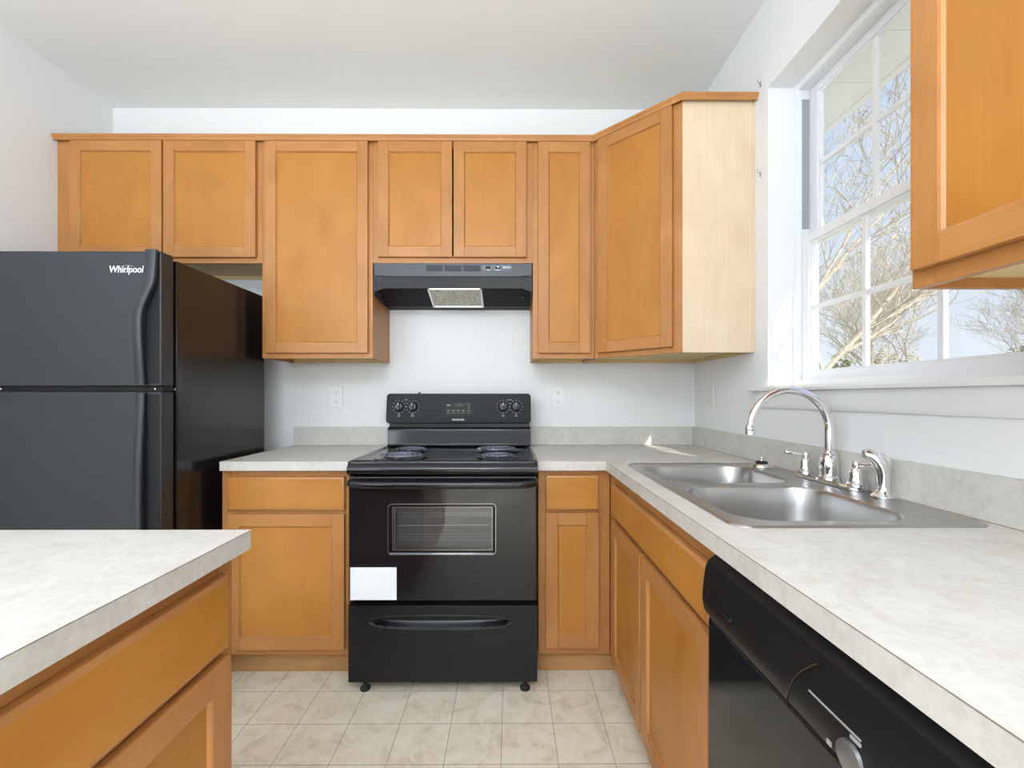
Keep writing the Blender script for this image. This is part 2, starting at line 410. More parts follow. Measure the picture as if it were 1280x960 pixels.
MEET = 1.808
def sash(nm, x0, x1, z0, z1, tb, tt, st, horiz_z):
    y0, y1 = WY0+0.026, WY1-0.026
    mb = MB(); frame_x(mb, x0, x1, y0, y1, z0, z1, st, tb, tt, 0.003)
    # stepped glazing bead
    frame_x(mb, x0+0.006, x1-0.006, y0+st-0.001, y1-st+0.001, z0+tb-0.001, z1-tt+0.001, 0.009, bev=0.002)
    s = mb.build(nm, VINYL, win)
    xm = (x0+x1)/2
    g = MB(); g._add([(xm, y0+st, z0+tb), (xm, y1-st, z0+tb), (xm, y1-st, z1-tt), (xm, y0+st, z1-tt)], [(0, 1, 2, 3)]); g.build('glass_pane', GLASS, s, smooth=False)
    gr = MB(); gy0, gy1 = y0+st, y1-st
    for k in (1, 2):
        yc = gy0+(gy1-gy0)*k/3; gr.box(xm-0.008, xm+0.008, yc-0.0095, yc+0.0095, z0+tb, z1-tt, 0.004)
    gr.box(xm-0.0075, xm+0.0075, gy0, gy1, horiz_z-0.0095, horiz_z+0.0095, 0.004)
    gr.build('grille', VINYL, s)
sash('lower_sash', 0.118, 0.146, WZ0+0.038, MEET, 0.030, 0.034, 0.040, 1.520)
sash('upper_sash', 0.152, 0.180, MEET-0.036, WZ1-0.022, 0.036, 0.034, 0.040, 2.078)
# stool and apron
m = MB(); m.prism([(SX, WZ0-0.002), (SX, WZ0+0.016), (-0.030, WZ0+0.016), (-0.038, WZ0+0.008), (-0.036, WZ0-0.001), (-0.028, WZ0-0.002)], 'y', WY0+0.0005, WY1-0.0005)
m.prism([(-0.001, WZ0-0.004), (-0.001, WZ0+0.015), (-0.030, WZ0+0.015), (-0.038, WZ0+0.007), (-0.036, WZ0-0.002), (-0.028, WZ0-0.004)], 'y', WY0-0.09, WY1+0.09, bev=0.0008)
struct(m.build('trim_1', TRIM), 'white window stool')
m = MB(); m.prism([(-0.0005, WZ0-0.004), (-0.0005, 1.135), (-0.006, 1.135), (-0.010, 1.142), (-0.012, 1.152), (-0.016, 1.175), (-0.016, WZ0-0.0045)], 'y', WY0-0.065, WY1+0.065)
struct(m.build('trim_2', TRIM), 'white window apron')

# outside: soffit, ground
m = MB(); m.box(0.17, 0.49, -6.5, 2.5, 2.450, 2.462)
for k in range(34):
    y = -6.4 + k*0.26; m.box(0.17, 0.485, y, y+0.006, 2.4475, 2.4505)
m.box(0.47, 0.50, -6.5, 2.5, 2.449, 2.60); m.box(0.464, 0.474, -6.5, 2.5, 2.446, 2.452)
struct(m.build('eave', SOFF, smooth=False), 'white vinyl soffit and fascia')
m = MB(); m.prism([(0.10, 2.80), (0.53, 2.60), (0.53, 2.625), (0.10, 2.83)], 'y', -6.5, 2.5)
struct(m.build('roof_edge', SHNG, smooth=False))
m = MB(); m.box(0.17, 0.728, -6.5, -3.0, -0.45, 2.449)  # unseen block added to keep the sun off most of the window
for k in range(14): m.box(0.728, 0.734, -6.5, -3.0, -0.45+k*0.2, -0.45+k*0.2+0.012)
struct(m.build('sun_block_wall', SOFF, smooth=False), 'unseen white sided block added to limit the sun patch')
m = MB(); m.box(0.17, 120, -60, 120, -0.55, -0.45)
struct(m.build('ground', LAWN, smooth=False))

# baseboards (mostly hidden)
struct(MB().box(XL, XL+0.014, YR, -0.95, 0, 0.085, 0.003).build('baseboard_left', TRIM))
struct(MB().box(-0.014, 0, YR, -2.5, 0, 0.085, 0.003).build('baseboard_right', TRIM))

# ------------------------------------------------------------------ cabinets
def wmats(sdir):
    return {'x': (W_Z, W_X, P_X), 'y': (W_Z, W_Y, P_Y), 'd': (W_Z, W_X, P_X)}[sdir]
def door(parent, M, s0, s1, z0, z1, sdir, rw=0.052, n0=0.0008, t=0.0185):
    wz, wh, _ = wmats(sdir)
    m = MB(M)
    b = 0.0028
    m.box(s0, s0+rw, n0, n0+t, z0, z1, b, 0); m.box(s1-rw, s1, n0, n0+t, z0, z1, b, 0)
    m.box(s0+rw-0.0006, s1-rw+0.0006, n0, n0+t, z0, z0+rw, b, 1); m.box(s0+rw-0.0006, s1-rw+0.0006, n0, n0+t, z1-rw, z1, b, 1)
    # sloping inner bead down to the panel
    a0, a1, c0, c1 = s0+rw-0.001, s1-rw+0.001, z0+rw-0.001, z1-rw+0.001; w = 0.006; nt_, nb = n0+t-0.003, n0+t-0.0105
    m.rings([[(a0, nt_, c0), (a1, nt_, c0), (a1, nt_, c1), (a0, nt_, c1)], [(a0+w, nb, c0+w), (a1-w, nb, c0+w), (a1-w, nb, c1-w), (a0+w, nb, c1-w)]], mi=0)
    d = m.build('door', [wz, wh], parent)
    p = MB(M); p.box(s0+rw-0.004, s1-rw+0.004, n0+0.003, n0+t-0.0095, z0+rw-0.004, z1-rw+0.004)
    p.build('door_panel', P_Z, d, smooth=False)
    return d
def drawer_front(parent, M, s0, s1, z0, z1, sdir, n0=0.0008, t=0.0185, name='drawer_front'):
    m = MB(M)
    def ring(i, n): return [(s0+i, n, z0+i), (s1-i, n, z0+i), (s1-i, n, z1-i), (s0+i, n, z1-i)]
    m.rings([ring(0, n0), ring(0, n0+t-0.009), ring(0.0015, n0+t-0.005), ring(0.006, n0+t-0.0015), ring(0.011, n0+t)], cap_first=True, mi=1)  # edges use the pinker frame wood to paint in light on the bevel
    m._add(ring(0.011, n0+t), [(0, 1, 2, 3)], 0)
    return m.build(name, [wmats(sdir)[2], wmats(sdir)[1]], parent, sharp=25)
def face_frame(parent, M, W, z0, z1, sdir, stiles, rails, t=0.019):
    m = MB(M)
    for a, b in stiles: m.box(a, b, -t, 0, z0, z1, 0.001, 0)
    for (s0, s1, a, b) in rails: m.box(s0, s1, -t, -0.0003, a, b, 0.001, 1)
    wz, wh, _ = wmats(sdir)
    return m.build('face_frame', [wz, wh], parent)
def upper(name_label, M, base, W, z0, z1, depth, doors, dz0, dz1, sdir, sl, sr, group=None, mid=None):
    r = thing('wall_cabinet', name_label, 'cabinet', base, 'maple wall cabinets')
    m = MB(M); T = 0.013
    m.box(0, T, -depth, -0.019, z0, z1-0.001, 0, 1); m.box(W-T, W, -depth, -0.019, z0, z1-0.001, 0, 1)
    m.box(T, W-T, -depth, -0.019, z1-0.016, z1-0.001, 0, 0); m.box(T, W-T, -depth, -0.019, z0+0.018, z0+0.028, 0, 0)
    m.box(T, W-T, -depth, -depth+0.012, z0, z0+0.018, 0, 0); m.box(T, W-T, -depth, -depth+0.004, z0+0.028, z1-0.016, 0, 0)
    m.build('cabinet_box', [RAW, W_Z], r)
    st = [(0, sl), (W-sr, W)] + ([mid] if mid else [])
    face_frame(r, M, W, z0, z1, sdir, st, [(sl, W-sr, z0, z0+0.038), (sl, W-sr, z1-0.045, z1)])
    for a, b in doors: door(r, M, a, b, dz0, dz1, sdir)
    return r
def MX(x): return frameM((x, -0.305, 0), (1, 0, 0), (0, -1, 0))
ZT = 2.432; DT = 2.414
upper('two-door maple cabinet mounted above the black refrigerator', MX(-3.220), (-2.73, -0.15, 1.828), 0.988, 1.828, ZT, 0.304, [(0.075, 0.515), (0.523, 0.965)], 1.852, DT, 'x', 0.078, 0.038)
upper('tall single-door maple cabinet between the refrigerator cabinet and the hood', MX(-2.231), (-1.96, -0.15, 1.366), 0.5355, 1.366, ZT, 0.304, [(0.022, 0.516)], 1.391, DT, 'x', 0.038, 0.038)
upper('short two-door maple cabinet directly above the range hood', MX(-1.695), (-1.31, -0.15, 1.83), 0.7775, 1.83, ZT, 0.304, [(0.028, 0.387), (0.394, 0.746)], 1.855, DT, 'x', 0.038, 0.045)
upper('narrow single-door maple cabinet right of the range hood', MX(-0.917), (-0.77, -0.15, 1.366), 0.2995, 1.366, ZT, 0.304, [(0.024, 0.277)], 1.391, DT, 'x', 0.038, 0.038)
upper('maple cabinet on the window wall in the upper right corner of the view', frameM((-0.305, -1.678, 0), (0, -1, 0), (-1, 0, 0)), (-0.15, -2.0, 1.372), 0.61, 1.372, ZT, 0.304, [(0.016, 0.585)], 1.400, DT, 'y', 0.042, 0.038)
# diagonal corner cabinet
cr = thing('corner_wall_cabinet', 'diagonal corner maple cabinet with a sunlit bare side panel', 'cabinet', (-0.25, -0.25, 1.366), 'maple wall cabinets')
z0 = 1.366; T = 0.013
P = [(-0.001, -0.001), (-0.615, -0.001), (-0.615, -0.306), (-0.305, -0.610), (-0.001, -0.610)]
inn = [(-0.014, -0.014), (-0.602, -0.014), (-0.602, -0.312), (-0.312, -0.597), (-0.014, -0.597)]
m = MB()
m.prism(inn, 'z', z0+0.018, z0+0.028, 0); m.prism(inn, 'z', ZT-0.016, ZT-0.002, 0)
m.box(-0.615, -0.001, -0.014, -0.001, z0, ZT-0.001, 0, 0); m.box(-0.014, -0.001, -0.61, -0.014, z0, ZT-0.001, 0, 0)
m.box(-0.615, -0.602, -0.318, -0.014, z0, ZT-0.001, 0, 1)
m.build('cabinet_box', [RAW, W_Z], cr)
m = MB(); m.prism([(-0.0015, -0.6095), (-0.3035, -0.6095), (-0.316, -0.597), (-0.0015, -0.597)], 'z', z0, ZT-0.001, 0)
m.box(-0.012, -0.0015, -0.6115, -0.6095, z0, ZT-0.03, 0, 0)
m.build('side_panel', SIDE_GLARE, cr, smooth=False)['label'] = 'bare veneer side panel with window glare in its pale colour'
dv = Vector((-0.305+0.617, -0.610+0.305, 0)); DL = dv.length; dn = Vector((dv.y, -dv.x, 0)).normalized()
Md = frameM((-0.617, -0.305, 0), dv, dn)
face_frame(cr, Md, DL, z0, ZT, 'd', [(0.0, 0.036), (DL-0.040, DL-0.0005)], [(0.036, DL-0.040, z0, z0+0.038), (0.036, DL-0.040, ZT-0.045, ZT)])
door(cr, Md, 0.030, 0.398, 1.391, DT, 'd')

# moulding along the tops
def sweep_mould(path, prof):
    # path: xy points, prof: (out, z) ; out direction = right-hand side normal
    rings = []
    P2 = [Vector(p) for p in path]
    for i, p in enumerate(P2):
        ds = []
        if i > 0: ds.append((P2[i]-P2[i-1]).normalized())
        if i < len(P2)-1: ds.append((P2[i+1]-P2[i]).normalized())
        ns = [Vector((d.y, -d.x)) for d in ds]
        n = sum(ns, Vector((0, 0))).normalized(); k = 1/max(0.3, n.dot(ns[0]))
        rings.append([(p.x+n.x*k*o, p.y+n.y*k*o, z) for o, z in prof])
    return MB().rings(rings, cap_last=True, cap_first=True)
prof = [(0.0205, ZT-0.020), (0.0235, ZT-0.018), (0.024, ZT-0.012), (0.028, ZT-0.006), (0.031, ZT-0.002), (0.031, ZT+0.0065), (-0.018, ZT+0.0065), (-0.018, ZT+0.0005), (0.0205, ZT+0.0005)]
mo = sweep_mould([(XL+0.002, -0.305), (-0.617, -0.305), (-0.305, -0.610), (-0.0015, -0.610)], prof)
tag(mo.build('cabinet_moulding', W_X, sharp=30), 'thin maple moulding strip running along the tops of the back wall cabinets', 'moulding')
mo = sweep_mould([(-0.305, -1.6785), (-0.305, -2.2875)], prof)
tag(mo.build('cabinet_moulding', W_Y, sharp=30), 'maple moulding strip on top of the window wall cabinet above the frame edge', 'moulding')

# base cabinets
def base_cab(label, M, loc, W, depth, sdir, stiles, drawers, doors, name='base_cabinet', endpanel=(0, 0), toe0=0.0, toe1=0.0):
    r = thing(name, label, 'cabinet', loc, 'maple base cabinets')
    z0, z1 = 0.104, 0.8755
    m = MB(M); T = 0.015
    m.box(0, T, -depth, -0.019, z0, z1, 0, 0); m.box(W-T, W, -depth, -0.019, z0, z1, 0, 0)
    m.box(T, W-T, -depth, -0.019, z0, z0+T, 0, 0); m.box(T, W-T, -depth, -depth+0.006, z0, z1, 0, 0)
    m.build('cabinet_box', [W_Z], r)
    face_frame(r, M, W, z0, z1, sdir, stiles, [(stiles[0][1], stiles[-1][0], z0, z0+0.04), (stiles[0][1], stiles[-1][0], 0.680, 0.722), (stiles[0][1], stiles[-1][0], z1-0.042, z1)])
    k = MB(M); k.box(toe0, W+toe1, -0.070, -0.054, 0.001, z0-0.0005); k.box(0.01, 0.025, -depth, -0.07, 0.001, z0-0.0005); k.box(W-0.025, W-0.01, -depth, -0.07, 0.001, z0-0.0005)
    k.build('toe_kick', TOE, r)
    for a, b, c, d in drawers: drawer_front(r, M, a, b, c, d, sdir)
    for a, b, c, d in doors: door(r, M, a, b, c, d, sdir)
    return r
def MBs(x): return frameM((x, -0.610, 0), (1, 0, 0), (0, -1, 0))
base_cab('maple base cabinet left of the range with one drawer over one door', MBs(-2.229), (-1.96, -0.3, 0), 0.528, 0.595, 'x', [(0, 0.04), (0.488, 0.528)],
         [(0.029, 0.514, 0.707, 0.849)], [(0.029, 0.514, 0.131, 0.694)])
base_cab('narrow maple base cabinet right of the range in the corner', MBs(-0.9105), (-0.77, -0.3, 0), 0.2995, 0.595, 'x', [(0, 0.04), (0.245, 0.2995)],
         [(0.0295, 0.2515, 0.708, 0.854)], [(0.0295, 0.2515, 0.134, 0.698)], toe1=0.055)
base_cab('long maple sink cabinet with a false drawer panel and two doors', frameM((-0.6085, -0.612, 0), (0, -1, 0), (-1, 0, 0)), (-0.3, -1.1, 0), 0.970, 0.600, 'y', [(0, 0.10), (0.470, 0.510), (0.940, 0.970)],
         [(0.100, 0.957, 0.708, 0.834)], [(0.096, 0.478, 0.131, 0.692), (0.498, 0.957, 0.131, 0.692)])
base_cab('maple island cabinet in the lower left foreground, drawer over doors', frameM((-1.575, -2.56, 0), (0, 1, 0), (1, 0, 0)), (-1.87, -2.1, 0), 0.960, 0.560, 'y', [(0, 0.04), (0.46, 0.50), (0.92, 0.960)],
         [(0.028, 0.928, 0.707, 0.846)], [(0.028, 0.474, 0.131, 0.694), (0.486, 0.928, 0.131, 0.694)])

# ------------------------------------------------------------------ worktops
CT0, CT1 = 0.8763, 0.914
def seam_box(mb, x0, x1, y0, y1, mi=1): mb.box(x0, x1, y0, y1, CT1-0.0018, CT1-0.0007, 0, mi)
# left of the range
ct = thing('countertop', 'short cream laminate countertop between refrigerator and range', 'countertop', (-1.96, -0.32, CT0))
m = MB(); m.box(-2.2175, -1.6925, -0.6465, -0.0005, CT0, CT1, 0.001); 
m.build('worktop', [LAM, SEAM], ct)
m = MB(); m.box(-2.2175, -1.6925, -0.0200, -0.0006, CT1+0.0003, 1.0135, 0.0015); m.build('backsplash', LAM, ct)
# L-shaped
XE = -0.6345
ct = thing('countertop', 'long L-shaped cream laminate countertop holding the sink', 'countertop', (-0.3, -1.0, CT0))
m = MB()
HX0, HX1, HY0, HY1 = -0.556, -0.062, -1.562, -0.742
xs = [-0.915, XE, HX0, HX1, -0.0006]; ys = [-2.32, HY0, HY1, -0.6465, -0.0006]
m.slab(xs, ys, lambda i, j: not (i == 0 and j < 3) and not (i == 2 and j == 1), CT0, CT1)
seam_box(m, XE-0.0004, XE+0.002, -2.32, -0.6465); 
m.build('worktop', [LAM, SEAM], ct, smooth=False)
m = MB(); m.box(-0.915, -0.0205, -0.0200, -0.0006, CT1+0.0003, 1.0135, 0.0015); m.build('backsplash', LAM, ct)
m = MB(); m.box(-0.0200, -0.0006, -2.32, -0.0006, CT1+0.0003, 1.0135, 0.0015); m.build('backsplash', LAM, ct)
m = MB(); m.box(-0.915, -0.0206, -0.0212, -0.0200, CT1-0.0002, CT1+0.0012); m.box(-0.0212, -0.0200, -2.32, -0.0212, CT1-0.0002, CT1+0.0012)
m.box(-0.0206, -0.0196, -0.0212, -0.0196, CT1, 1.0135)
m.build('caulk_line', plain('brown_caulk', (0.25, 0.18, 0.10), 0.8), ct, smooth=False)
# island
ct = thing('countertop', 'cream laminate island countertop in the lower left foreground', 'countertop', (-1.87, -2.1, CT0))
m = MB(); m.box(-2.22, -1.546, -2.62, -1.585, CT0, CT1, 0.0008); seam_box(m, -1.5475, -1.5457, -2.62, -1.587)
m.build('worktop', [LAM, SEAM], ct)

# ------------------------------------------------------------------ sink
def rrect(x0, x1, y0, y1, r, z, n=8):
    out = []
    for cx, cy, a0 in ((x1-r, y1-r, 0), (x0+r, y1-r, PI/2), (x0+r, y0+r, PI), (x1-r, y0+r, 3*PI/2)):
        for k in range(n+1):
            a = a0+PI/2*k/n; out.append((cx+r*math.cos(a), cy+r*math.sin(a), z))
    return out
sk = thing('kitchen_sink', 'double-bowl stainless steel drop-in sink under the window', 'sink', (-0.31, -1.16, CT1))
SX0, SX1, SY0, SY1 = -0.577, -0.040, -1.583, -0.724
bowls = [(-0.540, -0.150, -1.128, -0.772), (-0.540, -0.150, -1.542, -1.166)]
zr = CT1+0.0045
# rim plate with two holes, by triangulated fill
bm = bmesh.new()
def loop(pts):
    vs = [bm.verts.new(p) for p in pts]; return [bm.edges.new((vs[i], vs[(i+1) % len(vs)])) for i in range(len(vs))]
es = loop(rrect(SX0+0.012, SX1-0.012, SY0+0.012, SY1-0.012, 0.030, zr-0.001))
for (a, b2, c, d) in bowls: es += loop(rrect(a, b2, c, d, 0.085, zr-0.001))
bmesh.ops.triangle_fill(bm, edges=es, use_beauty=True, use_dissolve=False)
bm.verts.index_update(); mm = MB(); mm._add([v.co.copy() for v in bm.verts], [[v.index for v in f.verts] for f in bm.faces]); bm.free()
mm.rings([rrect(SX0, SX1, SY0, SY1, 0.040, CT1+0.0003), rrect(SX0+0.0025, SX1-0.0025, SY0+0.0025, SY1-0.0025, 0.0385, zr), rrect(SX0+0.007, SX1-0.007, SY0+0.007, SY1-0.007, 0.034, zr+0.001), rrect(SX0+0.012, SX1-0.012, SY0+0.012, SY1-0.012, 0.030, zr-0.001)])
mm.build('sink_rim', STEEL, sk, sharp=50)
for (a, b2, c, d) in bowls:
    m = MB(); R = []
    for (i, z, r) in ((0, zr-0.001, .085), (0.003, zr-0.003, .084), (0.006, zr-0.010, .082), (0.012, 0.86, .080), (0.020, 0.79, .078), (0.030, 0.762, .075), (0.050, 0.747, .070), (0.075, 0.742, .055)):
        R.append(rrect(a+i, b2-i, c+i, d-i, min(r, (b2-a)/2-i-0.001), z))
    R.append(rrect(a+0.13, b2-0.13, c+0.13, d-0.13, 0.03, 0.740))
    m.rings(R, cap_last=True)
    bo = m.build('sink_bowl', STEEL, sk, sharp=60)
    cx, cy = (a+b2)/2, (c+d)/2
    MB().lathe([(0.055, 0), (0.055, 0.003), (0.045, 0.004), (0.040, 0.001), (0.012, 0.0005), (0.010, 0.008), (0.0, 0.009)], (cx, cy, 0.7405)).build('drain', CHR, bo)

# faucet
FXc = -0.060
fa = thing('kitchen_faucet', 'chrome gooseneck faucet with two lever handles behind the sink', 'faucet', (FXc, -1.128, zr))
m = MB(); zd = zr+0.0005
m.rings([rrect(FXc-0.027, FXc+0.027, -1.255, -0.990, 0.026, zd), rrect(FXc-0.027, FXc+0.027, -1.255, -0.990, 0.026, zd+0.007), rrect(FXc-0.023, FXc+0.023, -1.251, -0.994, 0.0225, zd+0.011)], cap_last=True, cap_first=True)
m.build('deck_plate', CHR, fa)
y = -1.128
m = MB(); m.lathe([(0.027, 0.011), (0.0275, 0.018), (0.0235, 0.022), (0.0245, 0.040), (0.026, 0.055), (0.0225, 0.075), (0.0175, 0.083), (0.0185, 0.088), (0.0135, 0.093), (0.012, 0.098)], (FXc, y, zd)).build('spout_base', CHR, fa)
cx, rr, zt = -0.181, 0.121, 1.078
pts = [(FXc, y, zd+0.09)] + [(FXc, y, z) for z in (1.03, 1.055)]
for k in range(0, 25):
    a = math.radians(k*175/24); pts.append((cx+rr*math.cos(a), y, zt+rr*math.sin(a)))
# end of the spout turns down
tip = [(-0.3045, y, zt), ]
pts2 = [p for p in pts]
radii = [0.0125]*3 + [0.0125-0.0025*k/24 for k in range(25)]
sp = MB().tube(pts2, radii, 16).build('spout', CHR, fa)
ex, ez = pts2[-1][0], pts2[-1][2]
# pivot tip to the height seen in the photo
MB().lathe([(0.0105, 0.004), (0.014, 0.0), (0.0145, -0.008), (0.012, -0.011), (0.0135, -0.014), (0.0135, -0.024), (0.010, -0.024)], (ex, y, ez)).build('aerator', CHR, sp)
for yy, ang in ((-1.021, 0.9), (-1.235, -0.55)):
    m = MB(); m.lathe([(0.024, 0.010), (0.025, 0.017), (0.0205, 0.021), (0.0215, 0.027), (0.017, 0.038), (0.0185, 0.047), (0.0155, 0.056), (0.010, 0.061), (0.0125, 0.066), (0.0125, 0.074), (0.008, 0.080), (0.0, 0.082)], (FXc, yy, zd))
    h = m.build('handle', CHR, fa)
    d = Vector((-math.cos(0.5)*(1 if ang > 0 else -0.15), 0.35 if ang > 0 else -0.98, 0)).normalized(); o = Vector((FXc, yy, zd+0.070))
    q = [o, o+d*0.02+Vector((0, 0, .002)), o+d*0.036+Vector((0, 0, .005)), o+d*0.050+Vector((0, 0, .008)), o+d*0.058+Vector((0, 0, .009)), o+d*0.062+Vector((0, 0, .009))]
    MB().tube(q, [0.007, 0.006, 0.007, 0.0105, 0.009, 0.003], 12, squash=(0.85, 1)).build('lever', CHR, h)
sd = thing('side_sprayer', 'chrome pull-out side sprayer at the near end of the faucet', 'sprayer', (FXc, -1.325, zr))
y = -1.325
MB().lathe([(0.027, 0.0), (0.027, 0.003), (0.022, 0.008), (0.016, 0.013), (0.0135, 0.020), (0.0135, 0.026), (0.0, 0.026)], (FXc, y, zd)).build('sprayer_collar', CHR, sd)
pts = [(FXc, y, zd+0.024), (FXc, y, zd+0.040), (FXc-0.000, y, zd+0.060), (FXc-0.003, y+0.001, zd+0.078), (FXc-0.012, y+0.004, zd+0.094), (FXc-0.021, y+0.007, zd+0.105), (FXc-0.033, y+0.011, zd+0.110), (FXc-0.041, y+0.013, zd+0.109)]
MB().tube(pts, [0.012, 0.0135, 0.0155, 0.0165, 0.017, 0.0165, 0.0155, 0.012], 16, squash=(1, 0.9)).build('sprayer_head', CHR, sd)
MB().tube([(FXc-0.014, y+0.002, zd+0.1155), (FXc-0.002, y-0.003, zd+0.108), (FXc+0.007, y-0.004, zd+0.096), (FXc+0.0125, y-0.004, zd+0.080)], [0.003, 0.006, 0.006, 0.003], 8, squash=(1, 1.6)).build('trigger', CHR, sd)
bs = thing('sink_stopper', 'small chrome basket strainer with black seal left on the sink ledge', 'strainer', (-0.09, -0.818, zr))
MB().lathe([(0.038, 0.0), (0.037, 0.004), (0.030, 0.009), (0.024, 0.013), (0.0, 0.013)], (-0.09, -0.818, zd)).build('strainer_cup', CHR, bs)
MB().lathe([(0.018, 0.013), (0.021, 0.014), (0.021, 0.018), (0.016, 0.020), (0.0, 0.020)], (-0.09, -0.818, zd)).build('seal', RUB, bs)
MB().lathe([(0.005, 0.022), (0.004, 0.028), (0.007, 0.031), (0.006, 0.036), (0.0, 0.037)], (-0.09, -0.818, zd)).build('knob', CHR, bs)

# ------------------------------------------------------------------ refrigerator
rf = thing('refrigerator', 'black top-freezer refrigerator against the left wall', 'refrigerator', (-2.69, -0.5, 0))
FX0, FX1 = -3.105, -2.274
m = MB(); m.box(FX0, FX1, -0.805, -0.205, 0.045, 1.688, 0.006, 0); m.box(FX0+0.03, FX1-0.03, -0.78, -0.25, 0.004, 0.045, 0, 1)
m.build('cabinet', [BLKG, RUB], rf)
m = MB(); m.box(FX0+0.012, FX1-0.012, -0.8175, -0.805, 0.08, 1.675, 0, 0); m.build('gasket', GASK_SHADE, rf)
YF = -0.879; YB = -0.8175
def fdoor(nm, z0, z1, hz0, hz1, top):
    m = MB(); m.box(FX0, FX1, YF, YB, z0, z1, 0.007, 0, 3)
    d = m.build(nm, [BLKT], rf)
    # moulded edge handle: hugs the door edge at its outer end, sweeps inwards and stands proud of the door
    m = MB(); N = 28; rings = []
    for k in range(N+1):
        t = k/N; z = hz1+(hz0-hz1)*t if top else hz0+(hz1-hz0)*t
        L = abs(hz1-hz0); dist = t*L
        f = min(1, max(0, (dist-0.095)/0.15)); f = f*f*(3-2*f)
        xr = FX1-0.004 - 0.043*f; w = 0.043-0.009*f
        y0_ = YF-0.001; y1_ = YF-0.020-0.014*math.sin(PI*min(1, t))
        rings.append([(xr-w, y0_, z), (xr-w+0.001, y1_+0.008, z), (xr-w+0.006, y1_+0.001, z), (xr-w*0.5, y1_, z), (xr-0.005, y1_+0.001, z), (xr, y1_+0.006, z), (xr, y1_+0.012, z), (xr-0.006, y0_, z)])
    m.rings(rings, cap_last=True, cap_first=True)
    m.build('handle', BLKH, d, sharp=50)
    m = MB(); zz = sorted((hz0, hz1)); m.box(FX1-0.046, FX1-0.005, YF-0.0009, YF+0.002, zz[0]+0.004, zz[1]-0.004, 0.0004); m.build('recess_shade', GASK_SHADE, d)  # flat dark strip painting the shade between handle and door edge
    return d
fz = fdoor('freezer_door', 1.2165, 1.700, 1.222, 1.700, True)
fd = fdoor('refrigerator_door', 0.085, 1.198, 0.45, 1.193, False)
# the lower handle meets the divider at its top
m = MB(); m.box(FX0+0.005, FX1-0.004, -0.868, YB+0.001, 1.199, 1.2155, 0.001); m.build('door_divider', BLKS, rf)
m = MB(); m.box(-2.90, -2.845, YF+0.004, -0.868, 1.2035, 1.2105, 0.002); m.build('hinge_clip', CHR, rf)
MB().box(FX1-0.030, FX1-0.024, YF+0.006, -0.866, 1.204, 1.210, 0.001).build('hinge_clip', CHR, rf)
MB().box(FX1-0.002, FX1+0.0015, -0.816, -0.811, 1.204, 1.210, 0.001).build('hinge_clip', CHR, rf)
m = MB(); m.box(FX0+0.02, FX1-0.02, -0.862, -0.80, 0.012, 0.08, 0.002); m.build('kick_grille', BLKS, rf)
lg = text('logo', 'Whirlpool', 0.034, textM((-2.398, YF-0.0006, 1.633), (1, 0, 0), (0, 0, 1)), INK, fz, stretch=0.86, shear=0.15)
lg['label'] = 'small white logo lettering'
m = MB(); pts = []
for k in range(21):
    a = PI*0.15+PI*1.9*k/20; pts.append((-2.394+0.026*math.cos(a), YF-0.0008, 1.636+0.012*math.sin(a)))
m.tube(pts, 0.0007, 6); m.build('logo_swoosh', plain('bronze_print', (0.5, 0.38, 0.2), 0.4), fz)

# ------------------------------------------------------------------ range
rg = thing('range', 'black freestanding electric coil range in the middle of the back wall', 'stove', (-1.30, -0.35, 0))
RX0, RX1 = -1.672, -0.920
RXB0, RXB1 = -1.684, -0.922
m = MB(); m.box(RX0+0.006, RX1-0.006, -0.655, -0.05, 0.045, 0.893, 0.003); m.build('oven_body', BLK, rg)
# cooktop: dished top with rolled front
m = MB()
cx0, cx1 = RX0-0.004, RX1+0.002
def lipring(i, z, r=0.012): return rrect(cx0+i, cx1-i, -0.694+i, -0.06-0*i, r, z, 4)
m.rings([lipring(0.004, 0.8935), lipring(0, 0.898), lipring(0, 0.914), lipring(0.002, 0.921), lipring(0.008, 0.9255), lipring(0.016, 0.9255), lipring(0.024, 0.9205), lipring(0.030, 0.9185)], cap_last=True, cap_first=True)
m.build('cooktop', BLK, rg, sharp=45)
# rolled front fascia under the top
m = MB(); m.prism([(-0.655, 0.868), (-0.700, 0.868), (-0.709, 0.876), (-0.712, 0.890), (-0.706, 0.903), (-0.6955, 0.912), (-0.6945, 0.8925), (-0.655, 0.8925)], 'x', RX0-0.003, RX1+0.001); m.build('front_fascia', BLK, rg, sharp=50)
def spiral(mb, cx, cy, z, R, turns, r=0.0040):
    pts = []; n = int(turns*36)
    for k in range(n+1):
        a = 2*PI*turns*k/n; rad = 0.018+(R-0.018)*k/n; pts.append((cx+rad*math.cos(a), cy+rad*math.sin(a), z))
    mb.tube(pts, r, 8, squash=(0.75, 1.25))
for (bx, by, R, tn) in ((-1.497, -0.555, 0.092, 3.5), (-1.505, -0.315, 0.070, 2.6), (-1.087, -0.315, 0.092, 3.5), (-1.080, -0.555, 0.070, 2.6)):
    m = MB(); m.lathe([(R+0.020, 0.0), (R+0.021, 0.003), (R+0.016, 0.005), (R+0.008, 0.0035), (R-0.01, -0.0005+0.0015), (0.02, 0.0012), (0.0, 0.0012)], (bx, by, 0.9187), n=48)
    pan = m.build('burner_pan', PANM, rg)
    m = MB(); spiral(m, bx, by, 0.9300, R, tn)
    for k in range(3):
        a = k*2*PI/3+0.5; m.box(0.01, R+0.004, -0.0015, 0.0015, 0.9205, 0.9255, M=Matrix.Translation((bx, by, 0)) @ Matrix.Rotation(a, 4, 'Z'))
    m.build('burner_coil', COIL, pan)
